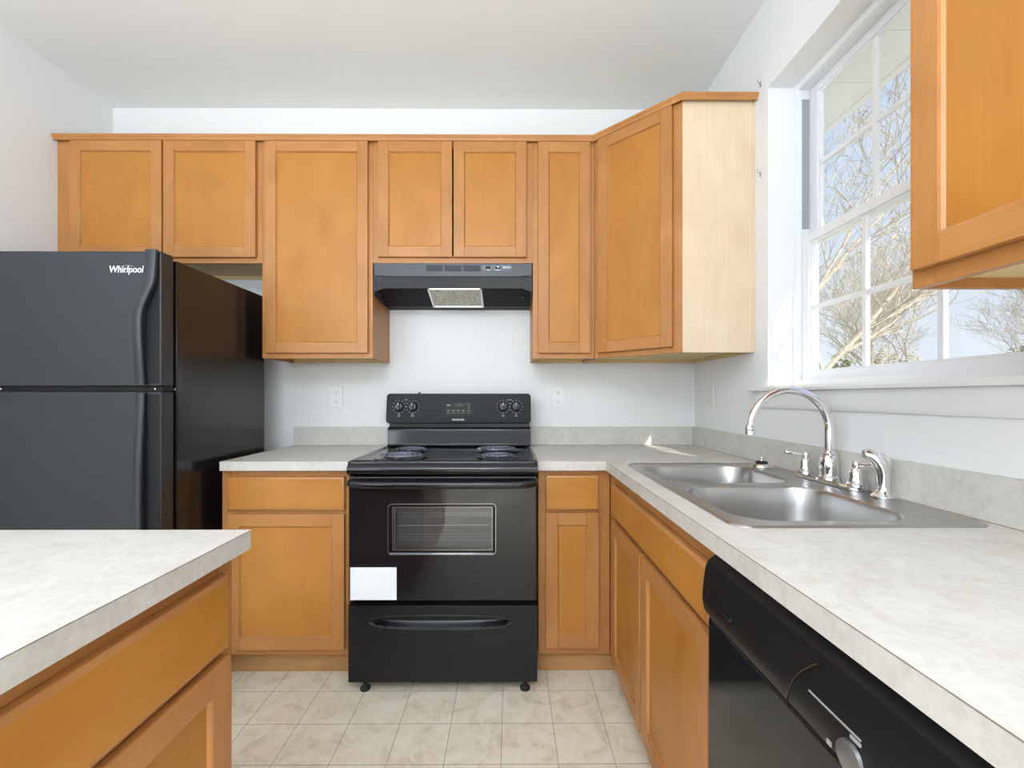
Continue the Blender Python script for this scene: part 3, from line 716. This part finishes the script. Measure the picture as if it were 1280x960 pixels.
# backguard
m = MB()
m.prism([(-0.060, 0.921), (-0.150, 0.921), (-0.143, 0.926), (-0.138, 0.935), (-0.134, 0.985), (-0.136, 1.005), (-0.128, 1.017), (-0.110, 1.022), (-0.060, 1.022)], 'x', RX0+0.002, RX1-0.002)
m.box(RX0+0.006, RX1-0.006, -0.115, -0.055, 1.020, 1.042)
m.build('back_riser', BLK, rg, sharp=50)
tilt = math.radians(6)
conM = Matrix.Translation((0, -0.136, 1.040)) @ Matrix.Rotation(-tilt, 4, 'X')   # local: x, y(depth, front at 0), z up the face
m = MB(conM)
def rr_xz(x0, x1, z0, z1, r, y, n=5): return [(p[0], y, p[1]) for p in rrect(x0, x1, z0, z1, r, 0, n)]
X0c, X1c = -1.680, -0.919
m.rings([rr_xz(X0c+.01, X1c-.01, 0.004, 0.150, 0.014, 0.062), rr_xz(X0c, X1c, 0, 0.158, 0.018, 0.050), rr_xz(X0c, X1c, 0, 0.158, 0.018, 0.006), rr_xz(X0c+.002, X1c-.002, 0.002, 0.156, 0.017, 0.002), rr_xz(X0c+.005, X1c-.005, 0.005, 0.153, 0.015, 0.0)], cap_last=True, cap_first=True)
con = m.build('control_panel', BLKS, rg, sharp=40)
MB().lathe([(0.006, 0), (0.006, 0.006), (0.004, 0.008), (0.0, 0.008)], (-1.512, -0.09, 1.197)).build('vent_cap', RUB, con)
kz = 0.088
for kx in (-1.612, -1.540, -1.064, -0.996):
    m = MB(conM); m.lathe([(0.0245, 0.0), (0.0245, 0.005), (0.0215, 0.008), (0.019, 0.012), (0.0, 0.013)], (kx, 0, kz), (0, -1, 0))
    m.box(kx-0.0055, kx+0.0055, -0.026, -0.008, kz-0.021, kz+0.021, 0.003)
    kb = m.build('knob', BLKG, con)
    q = MB(conM); q.box(kx-0.0012, kx+0.0012, -0.0268, -0.0255, kz+0.004, kz+0.019); q.build('pointer', INK, kb)
    q = MB(conM)
    for k in range(11):
        a = math.radians(90-150+30*k); 
        px, pz = kx+0.033*math.cos(a), kz+0.033*math.sin(a); w = 0.0018
        q.box(px-w, px+w, -0.0006, 0.0002, pz-w, pz+w)
    q.box(kx-0.005, kx+0.005, -0.0006, 0.0002, kz-0.036, kz-0.033)
    for (ax_, az_, bx_, bz_) in ((-.006, -.052, .006, -.0505), (-.006, -.0435, .006, -.042), (-.006, -.052, -.0045, -.042), (.0045, -.052, .006, -.042), (-.0025, -.0487, .0005, -.0455)):
        q.box(kx+ax_, kx+bx_, -0.0006, 0.0002, kz+az_, kz+bz_)
    q.build('dial_marks', INKG, con)
for kx, tx in ((-1.576, 'LEFT'), (-1.030, 'RIGHT')):
    text('dial_lettering', tx, 0.008, conM @ textM((kx, -0.0005, 0.124), (1, 0, 0), (0, 0, 1)), INKG, con, depth=0.0002)
m = MB(conM); m.rings([rr_xz(-1.378, -1.222, 0.040, 0.117, 0.008, 0.0005), rr_xz(-1.378, -1.222, 0.040, 0.117, 0.008, -0.003), rr_xz(-1.374, -1.226, 0.044, 0.113, 0.006, -0.003), rr_xz(-1.373, -1.227, 0.045, 0.112, 0.006, -0.001)], cap_last=True, cap_first=True)
dp = m.build('display', LCD, con)
q = [(-1.360+k*0.026, -1.345+k*0.026, 0.066, 0.069) for k in range(4)] + [(-1.360+k*0.026, -1.343+k*0.026, 0.055, 0.0565) for k in range(4)] + [(-1.360, -1.342, 0.093, 0.098)] + [(-1.252, -1.238, 0.054+k*0.011, 0.0555+k*0.011) for k in range(5)]
for a_, b_, c_, d_ in q: MB(conM).box(a_, b_, -0.0036, -0.0009, c_, d_).build('button_mark', INKG, dp, smooth=False)
text('clock_digits', '12:00', 0.020, conM @ textM((-1.300, -0.0010, 0.094), (1, 0, 0), (0, 0, 1)), plain('dim_digits', (0.07, 0.07, 0.062), 0.3), dp, depth=0.0003)
text('logo', 'FRIGIDAIRE', 0.0125, conM @ textM((-1.301, -0.0006, 0.019), (1, 0, 0), (0, 0, 1)), INK, con, depth=0.0003)['label'] = 'white maker lettering'
# oven door: slab with a recessed window opening
YD = -0.700
dz0, dz1 = 0.366, 0.862
wx0, wx1, wz0, wz1 = -1.512, -1.088, 0.553, 0.750
m = MB()
def dr(i, y): return rr_xz(RX0+i, RX1-i, dz0+i, dz1-i, 0.010, y)
def wr(i, y, r=0.012): return rr_xz(wx0-i, wx1+i, wz0-i, wz1+i, r+i, y)
m.rings([dr(0, -0.658), dr(0, YD+0.006), dr(0.002, YD+0.002), dr(0.006, YD)], cap_first=True)
# face between outer ring and window ring
bm = bmesh.new(); es = loop(dr(0.006, YD)); es += loop(wr(0, YD))
bmesh.ops.triangle_fill(bm, edges=es, use_beauty=True, use_dissolve=False); bm.verts.index_update()
m._add([v.co.copy() for v in bm.verts], [[v.index for v in f.verts] for f in bm.faces]); bm.free()
m.rings([wr(0, YD), wr(-0.004, YD+0.002), wr(-0.007, YD+0.010), wr(-0.010, YD+0.010), wr(-0.010, YD+0.036)], cap_last=False)
od = m.build('oven_door', BLK, rg, sharp=35)
m = MB(); m.rings([wr(-0.0095, YD+0.010), wr(-0.0095, YD+0.0125)], cap_last=True, cap_first=True); m.build('oven_window', OVENG, od, smooth=False)
m = MB()   # inner frame behind the glass
for a, b2, c, d in ((wx0+.01, wx0+.016, wz0+.01, wz1-.01), (wx0+.021, wx0+.024, wz0+.016, wz1-.016), (wx1-.014, wx1-.010, wz0+.01, wz1-.01), (wx0+.016, wx1-.014, wz0+.010, wz0+.016)): m.box(a, b2, YD+0.014, YD+0.018, c, d)
for off, rad in ((0.0025, 0.0016), (-0.013, 0.0011)):
    lp = wr(off, YD+(0.001 if off > 0 else 0.009)); m.tube(lp+[lp[0]], rad, 6, cap=False)
m.box(wx0+.020, wx0+.0225, YD+.0085, YD+.0095, wz0+.016, wz1-.016)
m.build('window_bezel', plain('steel_bezel', (0.5, 0.5, 0.5), 0.3, metal=1.0), od)
m = MB()
m.tube([(wx0+0.028, YD+0.024, 0.660), (wx1-0.02, YD+0.024, 0.662)], 0.0022, 8)
for k in range(3): m.tube([(wx0+0.028, YD+0.026, 0.695+k*0.008), (wx1-0.02, YD+0.026, 0.695+k*0.008)], 0.0009, 6)
for k in range(3): m.tube([(wx0+0.028, YD+0.030, 0.60+k*0.012), (wx1-0.02, YD+0.030, 0.60+k*0.012)], 0.0006, 6)
m.build('oven_rack', plain('rack_wire', (0.85, 0.84, 0.80), 0.4, metal=0.3), od)
m = MB(); m.box(wx0+.008, wx1-.008, YD+0.036, YD+0.038, wz0+.008, wz1-.008); m.build('oven_cavity', plain('cavity_enamel', (0.34, 0.34, 0.345), 0.5), od, smooth=False)
# door handle
m = MB()
pts = [(RX0+0.006, -0.703, 0.840), (RX0+0.010, -0.722, 0.840), (RX0+0.028, -0.738, 0.839), (RX0+0.07, -0.745, 0.837)] + [(RX0+0.07+(RX1-RX0-0.14)*k/10, -0.747, 0.836) for k in range(1, 10)] + [(RX1-0.07, -0.745, 0.837), (RX1-0.028, -0.738, 0.839), (RX1-0.010, -0.722, 0.840), (RX1-0.006, -0.703, 0.840)]
m.tube(pts, 0.0125, 16, squash=(1.15, 0.85)); m.build('door_handle', BLK, od, sharp=60)
m = MB(); m.box(-1.664, -1.480, YD-0.0012, YD-0.0002, 0.371, 0.501, 0.0003); pap = m.build('paper_label', PAPER, od); pap['label'] = 'blank white paper sheet stuck to the door corner'
# storage drawer with scooped pull
NX, NZ = 150, 60; x0, x1, z0_, z1_ = RX0, RX1, 0.044, 0.348
vs = []; fs = []
for j in range(NZ+1):
    for i in range(NX+1):
        X = x0+(x1-x0)*i/NX; Z = z0_+(z1_-z0_)*j/NZ
        dx = (X-(-1.3045))/0.286; zc_ = 0.2835; 
        half_up = 0.023*(1-abs(dx)**3.5)**0.5 if abs(dx) < 1 else 0; half_dn = 0.031*(1-abs(dx)**2.6)**0.5 if abs(dx) < 1 else 0
        dpt = 0
        if abs(dx) < 1:
            dzz = Z-zc_; h = half_up if dzz > 0 else half_dn
            if h > 0 and abs(dzz) < h:
                q = abs(dzz)/h; dpt = 0.026*(1-q**(6 if dzz > 0 else 1.7))*min(1, (1-abs(dx))*9)
        vs.append((X, YD+dpt, Z))
for j in range(NZ):
    for i in range(NX):
        a = j*(NX+1)+i; fs.append((a, a+1, a+NX+2, a+NX+1))
m = MB(); m._add(vs, fs)
# raised lip around the scoop
pts = []
for k in range(64):
    a = 2*PI*k/64; c, s_ = math.cos(a), math.sin(a)
    X = -1.3045+0.288*(abs(c)**0.62)*(1 if c > 0 else -1); Z = 0.2835+(0.024 if s_ > 0 else 0.032)*(abs(s_)**0.9)*(1 if s_ > 0 else -1)
    pts.append((X, YD+0.0005, Z))
pts.append(pts[0]); m.tube(pts, 0.0030, 8, cap=False)
# edges back
m.box(RX0, RX1, YD+0.024, -0.658, z0_, z1_)
m._add([(RX0, YD, z0_), (RX1, YD, z0_), (RX1, YD, z1_), (RX0, YD, z1_), (RX0, YD+0.024, z0_), (RX1, YD+0.024, z0_), (RX1, YD+0.024, z1_), (RX0, YD+0.024, z1_)], [(0, 1, 5, 4), (1, 2, 6, 5), (2, 3, 7, 6), (3, 0, 4, 7)])
m.build('storage_drawer', plain('black_drawer', (0.008, 0.008, 0.010), 0.28, spec=0.35), rg, sharp=50)
for fx, fy in ((-1.612, -0.675), (-0.968, -0.675), (-1.612, -0.12), (-0.968, -0.12)):
    MB().lathe([(0.020, 0.001), (0.021, 0.008), (0.014, 0.014), (0.008, 0.018), (0.008, 0.046)], (fx, fy, 0.0), n=12).build('leveling_foot', RUB, rg)

# ------------------------------------------------------------------ range hood
hd = thing('range_hood', 'black under-cabinet range hood above the stove', 'range hood', (-1.306, -0.15, 1.66))
HX0, HX1 = -1.689, -0.9225
yf = -0.309
m = MB()
m.box(HX0, HX1, yf, -0.001, 1.80, 1.8275, 0.0)
m.box(HX0, HX1, yf, yf+0.003, 1.768, 1.7999, 0.0)
m.prism([(yf, 1.7675), (yf, 1.7645), (-0.300, 1.7640), (-0.275, 1.7145), (-0.272, 1.7165), (-0.296, 1.7675)], 'x', HX0+0.045, HX1-0.045)
for (xa, xb, xi) in ((HX0, HX0+0.002, HX0+0.045), (HX1-0.002, HX1, HX1-0.045)):
    m.prism([(yf, 1.80), (yf, 1.682), (yf+0.01, 1.674), (-0.09, 1.658), (-0.001, 1.658), (-0.001, 1.80)], 'x', xa, xb)
    xo = xa if xi > xa and xi-xa < 0.1 and xa == HX0 else xb
    # corner gusset between side and sloped front
    m._add([(xo, yf, 1.7660), (xi, -0.300, 1.7645), (xi, -0.274, 1.7150), (xo, yf+0.004, 1.690), (xo, yf+0.004, 1.7660)], [(0, 1, 2, 3)])
m.build('hood_shell', HOODM, hd, smooth=False)
m = MB(); m._add([(HX0+0.002, -0.275, 1.7145), (HX1-0.002, -0.275, 1.7145), (HX1-0.002, -0.095, 1.6605), (HX0+0.002, -0.095, 1.6605), (HX0+0.002, -0.275, 1.7175), (HX1-0.002, -0.275, 1.7175), (HX1-0.002, -0.095, 1.6635), (HX0+0.002, -0.095, 1.6635)], [(0, 1, 2, 3), (4, 5, 6, 7), (0, 1, 5, 4), (1, 2, 6, 5), (2, 3, 7, 6), (3, 0, 4, 7)])
m.box(HX0+0.002, HX1-0.002, -0.097, -0.001, 1.6605, 1.6635)
for sx in (HX0+0.095, HX1-0.04): m.lathe([(0.004, 0), (0.003, -0.002), (0, -0.0025)], (sx, -0.19, 1.6885), n=10, mi=1)
m.build('hood_underside', [plain('hood_black', (0.006, 0.005, 0.008), 0.45, spec=0.12), CHR], hd, smooth=False)
def onslope(x, t, off):   # t 0 front .. 1 back
    return (x, -0.275+0.18*t, 1.7145-0.054*t-off)
fx0, fx1 = -1.437, -1.168
m = MB()
for a, b2, t0, t1 in ((fx0, fx0+0.010, 0, 1), (fx1-0.010, fx1, 0, 1), (fx0, fx1, 0.0, 0.03), (fx0, fx1, 0.93, 1.0)):
    m._add([onslope(a, t0, 0.0005), onslope(b2, t0, 0.0005), onslope(b2, t1, 0.0005), onslope(a, t1, 0.0005), onslope(a, t0, 0.006), onslope(b2, t0, 0.006), onslope(b2, t1, 0.006), onslope(a, t1, 0.006)], [(0, 1, 2, 3), (4, 5, 6, 7), (0, 1, 5, 4), (1, 2, 6, 5), (2, 3, 7, 6), (3, 0, 4, 7)], 0)
fl = m.build('filter_frame', plain('aluminium', (0.75, 0.74, 0.70), 0.35, metal=0.8), hd, smooth=False)
m = MB(); m._add([onslope(fx0+.008, 0.02, 0.0035), onslope(fx1-.008, 0.02, 0.0035), onslope(fx1-.008, 0.95, 0.0035), onslope(fx0+.008, 0.95, 0.0035), onslope(fx0+.008, 0.02, 0.001), onslope(fx1-.008, 0.02, 0.001), onslope(fx1-.008, 0.95, 0.001), onslope(fx0+.008, 0.95, 0.001)], [(0, 1, 2, 3), (4, 5, 6, 7), (0, 1, 5, 4), (1, 2, 6, 5), (2, 3, 7, 6), (3, 0, 4, 7)])
m.build('filter', FILT, fl, smooth=False)
m = MB()
for k in range(3):
    a = -1.436+k*0.0905; m.box(a, a+0.080, yf-0.0008, yf+0.0002, 1.789, 1.818)
m.build('vent_slots', plain('slot_dark', (0.012, 0.012, 0.016), 0.5), hd, smooth=False)
m = MB(); m.box(-1.166, -1.020, yf-0.0015, yf, 1.791, 1.820, 0.0006)
sp_ = m.build('switch_plate', [plain('switch_plate_grey', (0.10, 0.115, 0.13), 0.4)], hd)
for kx in (-1.135, -1.088):
    q = MB(); q.box(kx-0.011, kx+0.011, yf-0.006, yf-0.0012, 1.801, 1.812, 0.0015); q.build('rocker_switch', BLKS, hd)
for q in ((-1.091, -1.083, yf-0.0075, yf-0.0055, 1.806, 1.812), (-1.142, -1.126, yf-0.0024, yf-0.0012, 1.794, 1.7965), (-1.100, -1.076, yf-0.0024, yf-0.0012, 1.794, 1.7965)):
    MB().box(*q).build('switch_mark', INK, hd, smooth=False)
text('logo', 'BROAN', 0.0115, textM((-1.044, yf-0.0020, 1.8075), (1, 0, 0), (0, 0, 1)), INK, hd, depth=0.0004)['label'] = 'white maker lettering'

# ------------------------------------------------------------------ dishwasher
dw = thing('dishwasher', 'black built-in dishwasher right of the sink cabinet', 'dishwasher', (-0.3, -1.885, 0))
DY0, DY1 = -2.186, -1.5865
m = MB(); m.box(-0.600, -0.03, DY0+0.004, DY1-0.004, 0.10, 0.868); m.box(-0.56, -0.54, DY0+0.004, DY1-0.004, 0.005, 0.10)
m.build('tub', BLKS, dw, smooth=False)
m = MB(); m.box(-0.634, -0.600, DY0, DY1, 0.115, 0.742, 0.006, 0, 3); m.build('door', BLK, dw)
# control panel: bowed profile
m = MB(); pr = [(-0.600, 0.868), (-0.612, 0.868), (-0.633, 0.852), (-0.6385, 0.838), (-0.6435, 0.800), (-0.6445, 0.775), (-0.641, 0.755), (-0.634, 0.745), (-0.600, 0.745)]
m.prism(pr, 'y', DY0, DY1)
cp = m.build('control_panel', BLKS, dw, sharp=28)
m = MB(); q = [(-0.6425, -1.612, 0.800), (-0.6445, -1.618, 0.793), (-0.6455, -1.66, 0.788), (-0.6455, -1.70, 0.787), (-0.6435, -1.706, 0.794)]
m.tube(q, 0.0022, 8); m.build('latch_trim', BLKG, cp)
m = MB(); m.lathe([(0.019, 0), (0.018, 0.005), (0.012, 0.008), (0, 0.008)], (-0.6435, -1.975, 0.770), (-1, 0, 0)); m.build('cycle_dial', plain('dial_silver', (0.30, 0.31, 0.32), 0.3, metal=0.8), cp)
m = MB()
m.box(-0.6455, -0.6442, -1.990, -1.905, 0.7995, 0.8015); m.box(-0.6455, -0.6442, -1.945, -1.938, 0.758, 0.764); m.box(-0.6455, -0.6442, -1.990, -1.975, 0.793, 0.797)
m.build('dial_marks', INKG, cp, smooth=False)
m = MB(); pts = []
for k in range(17):
    a = k/16; pts.append((-0.6447 + 0.006*max(0, a-0.6), -1.860-0.060*a**2+0.0, 0.749+0.095*a))
m.tube([(x, y_, z) for (x, y_, z) in pts], 0.0012, 6); m.build('panel_groove', BLKG, cp)

# ------------------------------------------------------------------ outlets, switch, hooks
def outlet(cx, label):
    r = thing('wall_outlet', label, 'outlet', (cx, 0, 1.18), 'white outlets on the back wall')
    MB().box(cx-0.035, cx+0.035, -0.006, -0.0005, 1.122, 1.237, 0.0025).build('cover_plate', PLATE, r)
    for dz in (0.0245, -0.0245):
        z = 1.1795+dz
        m = MB(); m.lathe([(0.017, 0), (0.017, 0.002), (0.0, 0.002)], (cx, -0.006, z), (0, -1, 0)); rc = m.build('receptacle', PLATE, r)
        q = MB(); q.box(cx-0.008, cx-0.006, -0.0086, -0.0078, z+0.001, z+0.009); q.box(cx+0.006, cx+0.008, -0.0086, -0.0078, z+0.001, z+0.008)
        q.lathe([(0.003, 0), (0.003, 0.0007), (0, 0.0007)], (cx, -0.0079, z-0.007), (0, -1, 0), n=10); q.build('slots', SLOT, rc, smooth=False)
    return r
outlet(-1.988, 'white duplex outlet on the wall left of the range')
outlet(-0.762, 'white duplex outlet on the wall right of the range')
bp_ = thing('blank_wall_plate', 'blank white cover plate on the window wall beside the corner', 'wall plate', (0, -0.2, 1.18))
m = MB(); m.box(-0.006, -0.0005, -0.236, -0.160, 1.124, 1.240, 0.002); m.build('cover_plate', plain('painted_plate', (0.78, 0.77, 0.735), 0.5), bp_)
for z in (1.142, 1.222): MB().lathe([(0.003, 0), (0.002, 0.001), (0, 0.001)], (-0.006, -0.198, z), (-1, 0, 0), n=10).build('screw', PLATE, bp_)
for z, lb in ((2.466, 'small grey metal hook screwed above the corner cabinet beside the window'), (2.098, 'small grey metal hook screwed halfway up beside the window')):
    h = thing('wall_hook', lb, 'hook', (-0.005, -0.651, z), 'curtain hooks beside the window')
    gm = plain('hook_metal', (0.35, 0.34, 0.32), 0.4, metal=0.6)
    MB().box(-0.003, -0.0003, -0.656, -0.648, z-0.016, z+0.004, 0.001).build('plate', gm, h)
    MB().tube([(-0.003, -0.652, z+0.002), (-0.010, -0.652, z-0.001), (-0.013, -0.653, z+0.006), (-0.012, -0.653, z+0.014)], 0.0014, 6).build('hook', gm, h)

# ------------------------------------------------------------------ trees beyond the window
def bare_tree(label, base, height, lean, seed, mat, r0=0.16, levels=6, spread=0.55, group='bare trees beyond the window', first=0.22):
    rnd = random.Random(seed); m = MB()
    def grow(p, d, length, rad, lev):
        n = 5 if lev < 3 else 3
        pts = [p.copy()]; rs = [rad]; q = p.copy(); dd = d.copy(); kids = []
        for k in range(n):
            dd = (dd + Vector((rnd.uniform(-1, 1), rnd.uniform(-1, 1), rnd.uniform(-0.5, 0.8)))*0.17).normalized()
            q = q + dd*(length/n); pts.append(q.copy()); rs.append(rad*(1-0.45*(k+1)/n))
            if k >= (1 if lev == 0 else 0) and lev < levels: kids.append((q.copy(), dd.copy(), rad*(1-0.45*(k+1)/n)))
        m.tube(pts, rs, 7 if lev < 2 else (5 if lev < 4 else 3), cap=False)
        if lev >= levels: return
        for i, (kp, kd, kr) in enumerate(kids):
            cnt = 1 if i < len(kids)-1 else 2
            if lev >= 3 and rnd.random() < 0.25: cnt = max(0, cnt-1)
            for c in range(cnt):
                a = rnd.uniform(0, 2*PI); side = Vector((math.cos(a), math.sin(a), rnd.uniform(-0.15, 0.45)))
                nd = (kd*(1-spread*0.55)+side*spread).normalized()
                grow(kp, nd, length*rnd.uniform(0.52, 0.78), max(0.009, kr*rnd.uniform(0.5, 0.72)), lev+1)
    grow(Vector(base), Vector(lean).normalized(), height*0.42, r0, 0)
    o = m.build('bare_tree', mat, recalc=False, weld=False)
    return tag(o, label, 'tree', group)
def shrub(label, c, sx, sz, seed, mat, n=2600, leaf=0.10, name='shrub'):
    rnd = random.Random(seed); m = MB(); vs = []; fs = []
    c = Vector(c)
    for k in range(n):
        while True:
            v = Vector((rnd.uniform(-1, 1), rnd.uniform(-1, 1), rnd.uniform(0, 1)))
            if v.length < 1: break
        v = v.normalized()*(v.length**0.4)
        v *= 0.8+0.35*mnoise.noise(v*2.3+Vector((seed, 0, 0)))
        p = c+Vector((v.x*sx, v.y*sx, v.z*sz))
        a = Vector((rnd.uniform(-1, 1), rnd.uniform(-1, 1), rnd.uniform(-1, 1))).normalized()*leaf; b_ = a.orthogonal().normalized()*leaf*0.5
        o = len(vs); vs.extend([p-a, p-b_, p+a, p+b_]); fs.append((o, o+1, o+2, o+3))
    m._add(vs, fs)
    m.tube([c, c+Vector((0, 0, sz*0.6))], [0.07, 0.03], 6)
    return tag(m.build(name, mat, recalc=False, weld=False, smooth=False), label, 'shrub', 'shrubs beyond the window')
def away(u, d):   # ground position seen in direction u at depth d
    return (-1.03+(u-637)/558*d, -2.478+d)
GZ = -0.45
def at(u, d): x, y = away(u, d); return (x, y, GZ)
bare_tree('pale bare tree rising behind the left side of the window', at(1000, 12), 10.5, (0.16, -0.05, 1), 11, BARK, 0.15, 5)
bare_tree('bare tree with wide twisting branches behind the lower sash', at(1085, 19), 10, (0.15, 0, 1), 5, BARK, 0.14, 5)
bare_tree('thin grey bare tree behind the middle of the window', at(1150, 30), 13, (-0.05, 0.1, 1), 23, BARKD, 0.15, 5)
bare_tree('large bare tree whose branches reach in from the right', at(1365, 14), 9.5, (-0.20, 0.1, 1), 31, BARK, 0.16, 5)
bare_tree('distant small bare tree seen low at the right edge of the window', at(1300, 46), 14, (0, 0, 1), 47, BARKD, 0.16, 5)
shrub('rounded olive green shrub behind the lower left window pane', at(1055, 22), 0.95, 4.3, 3, LEAF, 4200)
shrub('wide tan and olive shrub behind the middle lower pane', at(1120, 24), 2.2, 4.5, 9, LEAFT, 8000)
shrub('leafy tan tree crown at the right edge of the window', at(1310, 16), 1.2, 5.0, 14, LEAFT, 4500)
shrub('low distant tan thicket behind the right lower pane', at(1210, 34), 3.0, 4.0, 19, LEAFT, 7000)
